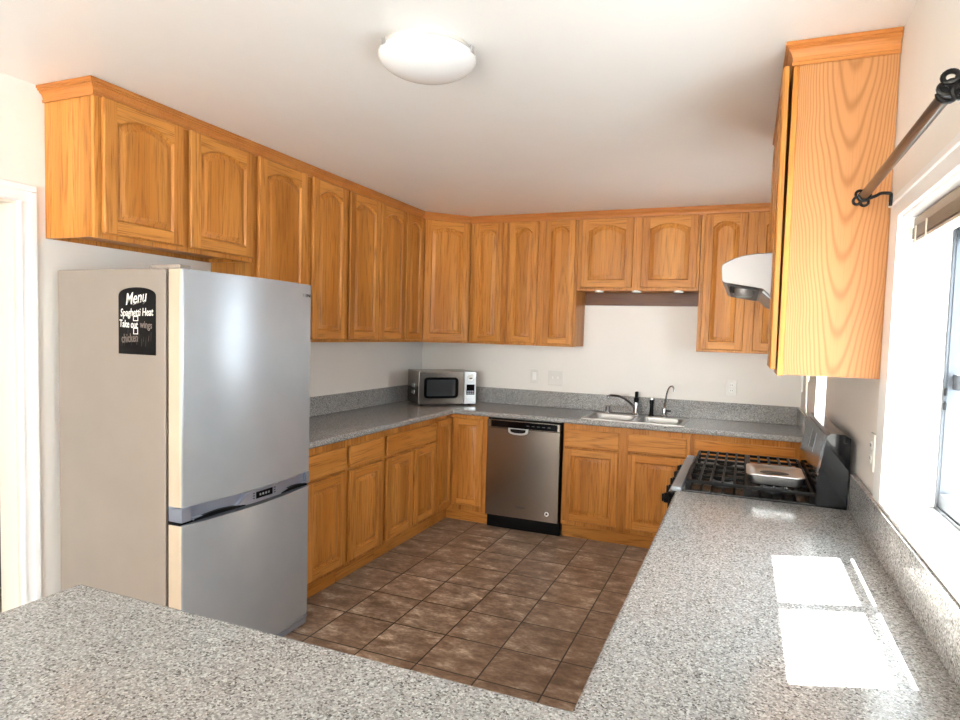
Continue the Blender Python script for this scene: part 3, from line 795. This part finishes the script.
for k in range(4):
    bm = new(); box(bm, bowx(yd)+.0018, bowx(yd)+.0026, yd-.032+k*.018, yd-.022+k*.018, .768, .777); obj('display_digit', bm, ALUGREY, hs, True, False)
bm = new(); box(bm, .6845, .74, FY0+.003, FY1-.003, .728, .7415); obj('door_gap', bm, RUBBER, t, True)
bm = new(); box(bm, .12, .752, FY0+.012, FY1-.012, .012, .04, .003); box(bm, .6845, .756, FY0+.012, FY1-.012, .043, .06, .003); obj('base_grille', bm, FTRIM, t, True)
for x in (.1, .62):
    for y in (FY0+.06, FY1-.06):
        bm = new(); lathe(bm, [(.02, 0), (.02, .012), (.012, .045)], (x, y, 0), 14); obj('foot', bm, RUBBER, t, True)
bm = new(); box(bm, .56, .72, FY0+.02, FY0+.075, 1.7425, 1.76, .005); obj('hinge_cover', bm, FSIDE, t, True)
SM = Matrix.Rotation(PI/2, 4, 'Z') @ Matrix.Rotation(PI/2, 4, 'X')      # text facing +X
text('brand_mark', 'Y I EMA', .022, DARKGREY, t, Matrix.Translation((bowx(FY1-.05)-.0012-.35, FY1-.05-ym, 1.685)) @ Matrix.Rotation(math.radians(5.5), 4, 'Z') @ SM, .0012)

# chalkboard magnet on the refrigerator side
cx, cz = .512, 1.397
x0, x1, z0, z1 = .410, .618, 1.399, 1.632
t = thing('menu_board', 'black arched chalkboard magnet with white writing on the refrigerator side', 'chalkboard', ((x0+x1)/2, FY0-.0008, z0))
bm = new(); pts = [(x0, z0), (x1, z0)]+[((x0+x1)/2+(x1-x0)/2*math.cos(PI*k/16), z1+.036*math.sin(PI*k/16)**.8) for k in range(17)]
prism(bm, pts, 1, FY0-.0028, FY0-.0008); obj('board', bm, CHALKBOARD, t, True, False)
def chalk(s, size, dx, dz, mat=CHALK, shear=0, rot=0, sx=1, bold=0):
    M = Matrix.Translation((dx, -.0022, dz)) @ Matrix.Rotation(PI/2, 4, 'X') @ Matrix.Rotation(rot, 4, 'Z')
    Sh = Matrix.Identity(4); Sh[0][1] = shear; Sh[0][0] = sx
    text('writing', s, size, mat, t, M @ Sh, .0003, bold=bold)
chalk('Menu', .066, -.002, .226, shear=.3, rot=.14, sx=.8, bold=.0005)
chalk('Spaghetti Heat', .044, 0, .168, shear=.1, rot=.03, sx=.7, bold=.0005)
chalk('Take out', .042, -.046, .120, rot=-.05, sx=.68, bold=.0005)
chalk('wings', .04, .052, .119, CHALKDIM, rot=-.05, sx=.75, bold=.0006)
chalk('chicken', .05, -.04, .064, CHALKDIM, rot=.08, sx=.62, bold=.0006)
def ring_box(cxx, czz, w, h, e=.0032):
    bm = new(); o = [(-w, -h), (w, -h), (w, h), (-w, h)]; i_ = [(-w+e, -h+e), (w-e, -h+e), (w-e, h-e), (-w+e, h-e)]
    for yy in (0,):
        A = [bm.verts.new((cxx+a, -.0026, czz+c)) for a, c in o]; B = [bm.verts.new((cxx+a, -.0026, czz+c)) for a, c in i_]
        A2 = [bm.verts.new((cxx+a, -.0020, czz+c)) for a, c in o]; B2 = [bm.verts.new((cxx+a, -.0020, czz+c)) for a, c in i_]
        for k in range(4):
            j = (k+1) % 4
            bm.faces.new((A[k], A[j], B[j], B[k])); bm.faces.new((A2[k], B2[k], B2[j], A2[j])); bm.faces.new((A[k], A2[k], A2[j], A[j])); bm.faces.new((B[k], B[j], B2[j], B2[k]))
    obj('chalk_box', bm, CHALK, t, smooth=False)
ring_box(-.006, .144, .014, .010); ring_box(-.006, .094, .013, .013)
bm = new(); tube(bm, smoothpath([(-.02, -.0022, .199), (.01, -.0022, .207), (.032, -.0022, .219), (.044, -.0022, .211), (.036, -.0022, .203)], 5), .0016, 6)
obj('flourish', bm, CHALKDIM, t, smooth=False)
bm = new()
for k in range(13): 
    xx = -.08+k*.013+random.uniform(-.003, .003); zz = random.uniform(.03, .075)
    tube(bm, [(xx, -.0021, zz), (xx+.002, -.0021, zz+random.uniform(.015, .04))], .0008, 5)
tag_stuff = obj('chalk_smear', bm, plain('chalk_smear_faint', lin(62, 54, 49), .8), t, smooth=False); tag_stuff['kind'] = 'stuff'

# ------------------------------------------------------------------ stove
RY0, RY1, RX0, RX1 = -2.512, -1.752, 2.535, 3.160
t = thing('gas_range', 'black gas range with iron grates at the end of the window counter', 'stove', ((RX0+RX1)/2, (RY0+RY1)/2, 0))
bm = new(); box(bm, RX0+.01, RX1, RY0, RY1, .03, .905, .004); obj('body', bm, BLACK, t, True)
bm = new(); box(bm, RX0-.03, RX0+.0095, RY0+.01, RY1-.01, .2, .74, .006); od = obj('oven_door', bm, BLACKG, t, True)
bm = new(); tube(bm, [(RX0-.048, RY0+.06, .70), (RX0-.048, RY1-.06, .70)], .009, 12)
for y in (RY0+.09, RY1-.09): tube(bm, [(RX0-.03, y, .70), (RX0-.048, y, .70)], .008, 10)
obj('door_handle', bm, RUBBER, od, True)
bm = new(); box(bm, RX0-.025, RX0+.0095, RY0+.01, RY1-.01, .045, .19, .006); obj('drawer', bm, BLACKG, t, True)
bm = new(); box(bm, RX0-.02, RX0+.0095, RY0+.002, RY1-.002, .76, .902, .008); cp = obj('control_panel', bm, BLACK, t, True)
for k in range(5):
    y = RY0+.055+k*.16
    bm = new(); lathe(bm, [(.0, -.0005), (.022, 0.), (.021, -.016), (.016, -.02)], (RX0-.0205, y, .862), 20, axis=0)
    kn = obj('knob', bm, RUBBER, t, True)
    bm = new(); box(bm, RX0-.048, RX0-.038, y-.004, y+.004, .846, .878, .002); obj('grip', bm, RUBBER, kn, True)
bm = new(); box(bm, RX0+.035, RX1-.10, RY0+.004, RY1-.004, .9055, .918, .004); obj('cooktop', bm, BLACK, t, True)
bm = new(); box(bm, RX0-.006, RX0+.034, RY0+.003, RY1-.003, .9055, .926, .006); obj('front_trim', bm, ALUGREY, t, True)['label'] = 'grey metal front edge strip'
gx0, gx1 = RX0+.055, RX1-.115
def grate(ya, yb, xa, xb_):
    bm = new(); b = .0055; zt, zb = .958, .945
    for y in (ya, yb): box(bm, xa, xb_, y-b, y+b, zb, zt, .002)
    for x in (xa, xb_): box(bm, x-b, x+b, ya, yb, zb, zt, .002)
    n = 5
    for k in range(1, n+0):
        x = xa+(xb_-xa)*k/n; box(bm, x-.0045, x+.0045, ya, yb, zb+.002, zt+.003, .002)
    for f in (.34, .66): y = ya+(yb-ya)*f; box(bm, xa, xb_, y-.0045, y+.0045, zb, zt, .002)
    for x in (xa, xb_):
        for y in (ya, yb): box(bm, x-.008, x+.008, y-.008, y+.008, .9185, zb+.002, .002)
    return bm
ymid = (RY0+RY1)/2; xm = (gx0+gx1)/2
for a, b in ((RY0+.018, ymid-.008), (ymid+.008, RY1-.018)):
    for c, d in ((gx0, xm-.006), (xm+.006, gx1)):
        obj('grate', grate(a, b, c, d), IRON, t, True)
for y in (RY0+.2, RY1-.2):
    for x in (gx0+.13, gx1-.13):
        bm = new(); lathe(bm, [(.048, .9182), (.046, .926), (.034, .930), (.034, .932)], (x, y, 0), 28); bu = obj('burner', bm, ALUGREY, t, True)
        bm = new(); lathe(bm, [(.036, .9325), (.037, .938), (.03, .9415)], (x, y, 0), 28); obj('burner_cap', bm, IRON, bu, True)
# backguard with sloping face
bm = new(); prism(bm, [(3.055, .919), (3.055, 1.01), (3.083, 1.18), (3.092, 1.19), (3.138, 1.19), (3.160, 1.176), (3.160, .906), (3.062, .906), (3.062, .919)], 1, RY0+.001, RY1-.001)
bgd = obj('backguard', bm, BLACKG, t, True, False)
bm = new()
def slope(z, o=0): return 3.055+(z-1.01)/.17*.028-o
pts = [(slope(1.03, .0015), 1.03), (slope(1.175, .0015), 1.175), (slope(1.175), 1.175), (slope(1.03), 1.03)]
prism(bm, pts, 1, RY0+.04, RY1-.03); obj('control_face', bm, plain('control_face_grey', lin(78, 80, 84), .16, .5), bgd, True, False)
bm = new(); pts = [(slope(1.075, .0025), 1.075), (slope(1.145, .0025), 1.145), (slope(1.145, .001), 1.145), (slope(1.075, .001), 1.075)]
prism(bm, pts, 1, -2.21, -2.06); obj('clock_display', bm, DISPLAY, bgd, True, False)
bm = new(); 
for y in (-2.215, -2.058): prism(bm, [(slope(1.07, .003), 1.07), (slope(1.15, .003), 1.15), (slope(1.15, .001), 1.15), (slope(1.07, .001), 1.07)], 1, y-.003, y+.003)
obj('display_frame', bm, ALUGREY, bgd, True, False)
for x in (RX0+.06, RX1-.06):
    for y in (RY0+.06, RY1-.06):
        bm = new(); lathe(bm, [(.02, 0), (.02, .032)], (x, y, 0), 14); obj('foot', bm, RUBBER, t, True)
# metal pan on the grates
t = thing('metal_pan', 'rectangular shiny metal pan with a dark oval hollow, resting on the stove grates', 'pan', (2.916, -2.352, .9615))
def rr3(bm, a, b, r, z, n=6):
    o = []
    for cx, cy, s in ((a-r, b-r, 0), (-a+r, b-r, 1), (-a+r, -b+r, 2), (a-r, -b+r, 3)):
        for k in range(n+1): q = PI/2*(s+k/n); o.append(bm.verts.new((cx+r*math.cos(q), cy+r*math.sin(q), z)))
    return o
bm = new(); R = [rr3(bm, .090, .098, .025, 0), rr3(bm, .096, .105, .025, .004), rr3(bm, .102, .111, .028, .034), rr3(bm, .107, .116, .03, .037), rr3(bm, .106, .115, .03, .040), rr3(bm, .092, .100, .028, .039), rr3(bm, .082, .09, .03, .032), rr3(bm, .066, .074, .04, .031)]
for a, b in zip(R, R[1:]):
    for k in range(len(a)): bm.faces.new((a[k], a[(k+1) % len(a)], b[(k+1) % len(a)], b[k]))
bm.faces.new(R[0]); bm.faces.new(R[-1]); obj('tray', bm, ALU, t)
bm = new(); vs = [bm.verts.new((.055*math.cos(2*PI*k/28), .034*math.sin(2*PI*k/28)-.01, .0322)) for k in range(28)]
vs2 = [bm.verts.new((v.co.x*.9, (v.co.y+.01)*.9-.01, .0315)) for v in vs]
for k in range(28): bm.faces.new((vs[k], vs[(k+1) % 28], vs2[(k+1) % 28], vs2[k]))
bm.faces.new(vs)
obj('spot', bm, SPOTDARK, t, smooth=False)['label'] = 'dark oval hollow'  # flat dark oval laid on the tray floor

# ------------------------------------------------------------------ range hood
t = thing('range_hood', 'pale metal range hood jutting out below the right wall cabinets', 'range hood', (2.93, -2.16, 1.70))
HY0, HY1 = -2.571, -1.813
prof = [(2.686, 1.752), (2.681, 1.80), (2.684, 1.815), (2.70, 1.826), (2.73, 1.840), (2.765, 1.850), (2.81, 1.856), (2.87, 1.858), (2.9, 1.8685), (3.178, 1.8685), (3.178, 1.66), (2.93, 1.66), (2.862, 1.692), (2.83, 1.722), (2.76, 1.735), (2.70, 1.744)]
bm = new(); prism(bm, prof, 1, HY0, HY1); o = obj('hood_shell', bm, HOODW, t, True); bevel_mod(o, .003, 2, 30)
bm = new(); prism(bm, [(2.705, 1.7425), (2.82, 1.7215), (2.82, 1.719), (2.705, 1.7395)], 1, HY0+.04, HY1-.04); obj('filter', bm, DARKGREY, t, True, False)
bm = new(); box(bm, 2.715, 2.731, HY0+.05, HY0+.085, 1.712, 1.741, .002); obj('switch', bm, RUBBER, t, True)
bm = new(); lathe(bm, [(.04, 1.735), (.04, 1.712), (.033, 1.702), (.015, 1.699)], (2.765, HY0+.12, 0), 28); ll = obj('lamp_housing', bm, HOODW, t, True)
bm = new(); lathe(bm, [(.034, 1.7015), (.028, 1.696), (.012, 1.694)], (2.765, HY0+.12, 0), 28); obj('lamp_lens', bm, LENS, ll, True)
bm = new(); prism(bm, [(2.835, 1.7175), (2.865, 1.689), (2.862, 1.684), (2.83, 1.712)], 1, HY0+.02, HY0+.1); obj('bracket', bm, ALUGREY, t, True, False)

# ------------------------------------------------------------------ ceiling lamp
t = thing('ceiling_light', 'round white flush ceiling light in the middle of the kitchen ceiling', 'lamp', (1.715, -3.168, H))
bm = new(); lathe(bm, [(.15, -.0005), (.15, -.02), (.145, -.024)], n=64); obj('base_plate', bm, plain('lamp_base', lin(214, 205, 196), .4), t)
bm = new(); lathe(bm, [(.163, -.0215)]+[(.168*math.cos(a), -.028-.066*math.sin(a)) for a in [PI/2*k/14 for k in range(14)]]+[(.004, -.094)], n=64); obj('lamp_shade', bm, GLOBE, t, ang=60)
for k in range(3):
    a = 2*PI*k/3+2.1; bm = new(); box(bm, -.012, .012, -.004, .004, -.034, -.012, .002)
    bm.transform(Matrix.Translation((.168*math.cos(a), .168*math.sin(a), 0)) @ Matrix.Rotation(a+PI/2, 4, 'Z')); obj('clip', bm, ALU, t)

# ------------------------------------------------------------------ curtain rod
RXX, RZ = 3.09, 1.972
t = thing('curtain_rod', 'bronze curtain rod with scrolled black ends above the kitchen window', 'curtain rod', (XR, -3.4, RZ))
bm = new(); tube(bm, [(RXX, -2.935, RZ), (RXX, -3.80, RZ)], .0125, 20); obj('rod', bm, BRONZE, t, True)
for ye, s in ((-2.93, 1), (-3.805, -1)):
    bm = new(); lathe(bm, [(.0155, 0), (.0165, .006), (.0145, .012)], (RXX, ye-.006, RZ), 20, axis=1)
    tube(bm, smoothpath([(RXX, ye, RZ), (RXX, ye+s*.014, RZ)], 2), .008, 10)
    for k in range(4):      # cage of four scroll rings
        a = PI/2*k+.5; c = Vector((RXX+.0145*math.cos(a), ye+s*.018, RZ+.0145*math.sin(a)))
        tube(bm, [(c.x+.0105*math.cos(2*PI*j/16), c.y+s*.004*math.sin(2*PI*j/16+a), c.z+.0105*math.sin(2*PI*j/16)) for j in range(16)], .0045, 8, True)
    obj('finial', bm, WROUGHT, t, True)
    bm = new(); yb_ = ye-s*.022
    tube(bm, smoothpath([(RXX, yb_, RZ-.014), (RXX+.03, yb_, RZ-.003), (XR-.05, yb_, RZ+.004), (XR-.027, yb_, RZ+.002), (XR-.025, yb_, RZ-.008), (XR-.025, yb_, RZ-.034)], 6), .0048, 10)
    tube(bm, [(RXX+.015*math.cos(PI+PI*j/10), yb_, RZ+.015*math.sin(PI+PI*j/10)) for j in range(11)], .0048, 10)
    box(bm, XR-.0245, XR-.0212, yb_-.008, yb_+.008, RZ-.034, RZ-.008, .001)
    obj('bracket', bm, WROUGHT, t, True)

# raised blind in the window head
t = thing('window_blind', 'raised brown slatted blind bunched at the top of the kitchen window', 'blind', (3.225, -3.4, 1.80))
bm = new(); box(bm, 3.21, 3.245, k0+.012, k1-.012, 1.862, 1.889, .003); obj('head_rail', bm, BLIND, t, True)
bm = new()
for k in range(7):
    z = 1.857-k*.0044; box(bm, 3.206, 3.248, k0+.014, k1-.014, z-.0012, z+.0012)
obj('slats', bm, BLIND, t, True, False)
bm = new(); box(bm, 3.207, 3.247, k0+.014, k1-.014, 1.815, 1.826, .004); obj('bottom_rail', bm, plain('blind_rail', lin(176, 160, 144), .4), t, True)
bm = new()
for y in (-3.06, -3.17, -3.55, -3.72): box(bm, 3.2035, 3.2055, y-.006, y+.003, 1.815, 1.86)
obj('ladder_tape', bm, CORDM, t, True, False)
bm = new(); tube(bm, smoothpath([(3.2, -3.018, 1.862), (3.2, -3.02, 1.83), (3.198, -3.016, 1.78), (3.2, -3.02, 1.74)], 5), .0016, 6); obj('cord', bm, CORDM, t, True)

# blind cords by the small window
t = thing('window_blind', 'raised blind with dangling cream cords at the small window behind the range hood', 'blind', (3.15, -1.2, 1.85))
bm = new(); box(bm, 3.145, 3.180, s0-.01, s1+.01, 1.93, 1.96, .003); obj('head_rail', bm, WHITE, t, True)
bm = new()
for k in range(8): z = 1.922-k*.006; box(bm, 3.145, 3.18, s0-.008, s1+.008, z-.0012, z+.0012)
obj('slats', bm, WHITE, t, True, False)
bm = new(); tube(bm, smoothpath([(3.14, -.86, 1.93), (3.14, -.87, 1.5), (3.138, -.88, 1.3), (3.139, -.93, 1.12), (3.141, -.95, 1.11), (3.142, -.93, 1.15), (3.14, -.9, 1.35), (3.14, -.87, 1.6), (3.14, -.86, 1.93)], 8), .0028, 6)
tube(bm, smoothpath([(3.14, -.9, 1.9), (3.138, -.93, 1.36), (3.142, -.97, 1.3), (3.14, -.99, 1.33), (3.139, -.95, 1.37)], 6), .0028, 6)
obj('cords', bm, CORDM, t, True)
bm = new(); tube(bm, [(3.13, -.72, 1.93), (3.13, -.72, 1.215)], .0055, 10); obj('wand', bm, WHITE, t, True)

# ------------------------------------------------------------------ outlets
def plate(label, loc, rot, kind, w=.075, h=.122, name='wall_outlet', cat='outlet'):
    t = thing(name, label, cat, loc, rot, None)
    bm = new(); box(bm, -w/2, w/2, -.009, -.0005, -h/2, h/2, .004, 3); obj('cover_plate', bm, PLATE, t)
    if kind == 'duplex':
        for z in (-.021, .021):
            bm = new(); lathe(bm, [(.017, -.0092), (.0165, -.011)], (0, 0, z), 20, axis=1); s_ = obj('socket', bm, WHITE, t)
            bm = new(); box(bm, -.008, -.005, -.0118, -.0108, z-.004, z+.006); box(bm, .005, .008, -.0118, -.0108, z-.004, z+.006); obj('slots', bm, DARKGREY, s_, smooth=False)
    elif kind == 'rocker':
        bm = new(); box(bm, -.016, .016, -.013, -.0088, -.033, .033, .002); obj('rocker', bm, plain('rocker_white', lin(246, 244, 240), .3), t)
    else:
        for x in (-.023, .023):
            bm = new(); box(bm, x-.004, x+.004, -.020, -.0088, -.006, .012, .002); obj('switch_lever', bm, WHITE, t)
    return t
plate('single white outlet plate on the back wall nearest the microwave', (1.105, 0, 1.172), 0, 'rocker')
plate('double white switch plate on the back wall above the dishwasher', (1.293, 0, 1.166), 0, 'double', .13, .126, 'light_switch', 'switch')
plate('white outlet plate on the back wall right of the sink faucets', (2.70, 0, 1.165), 0, 'duplex')
plate('white outlet plate on the right wall between stove and window', (XR, -2.808, 1.18), RT, 'duplex', .07)
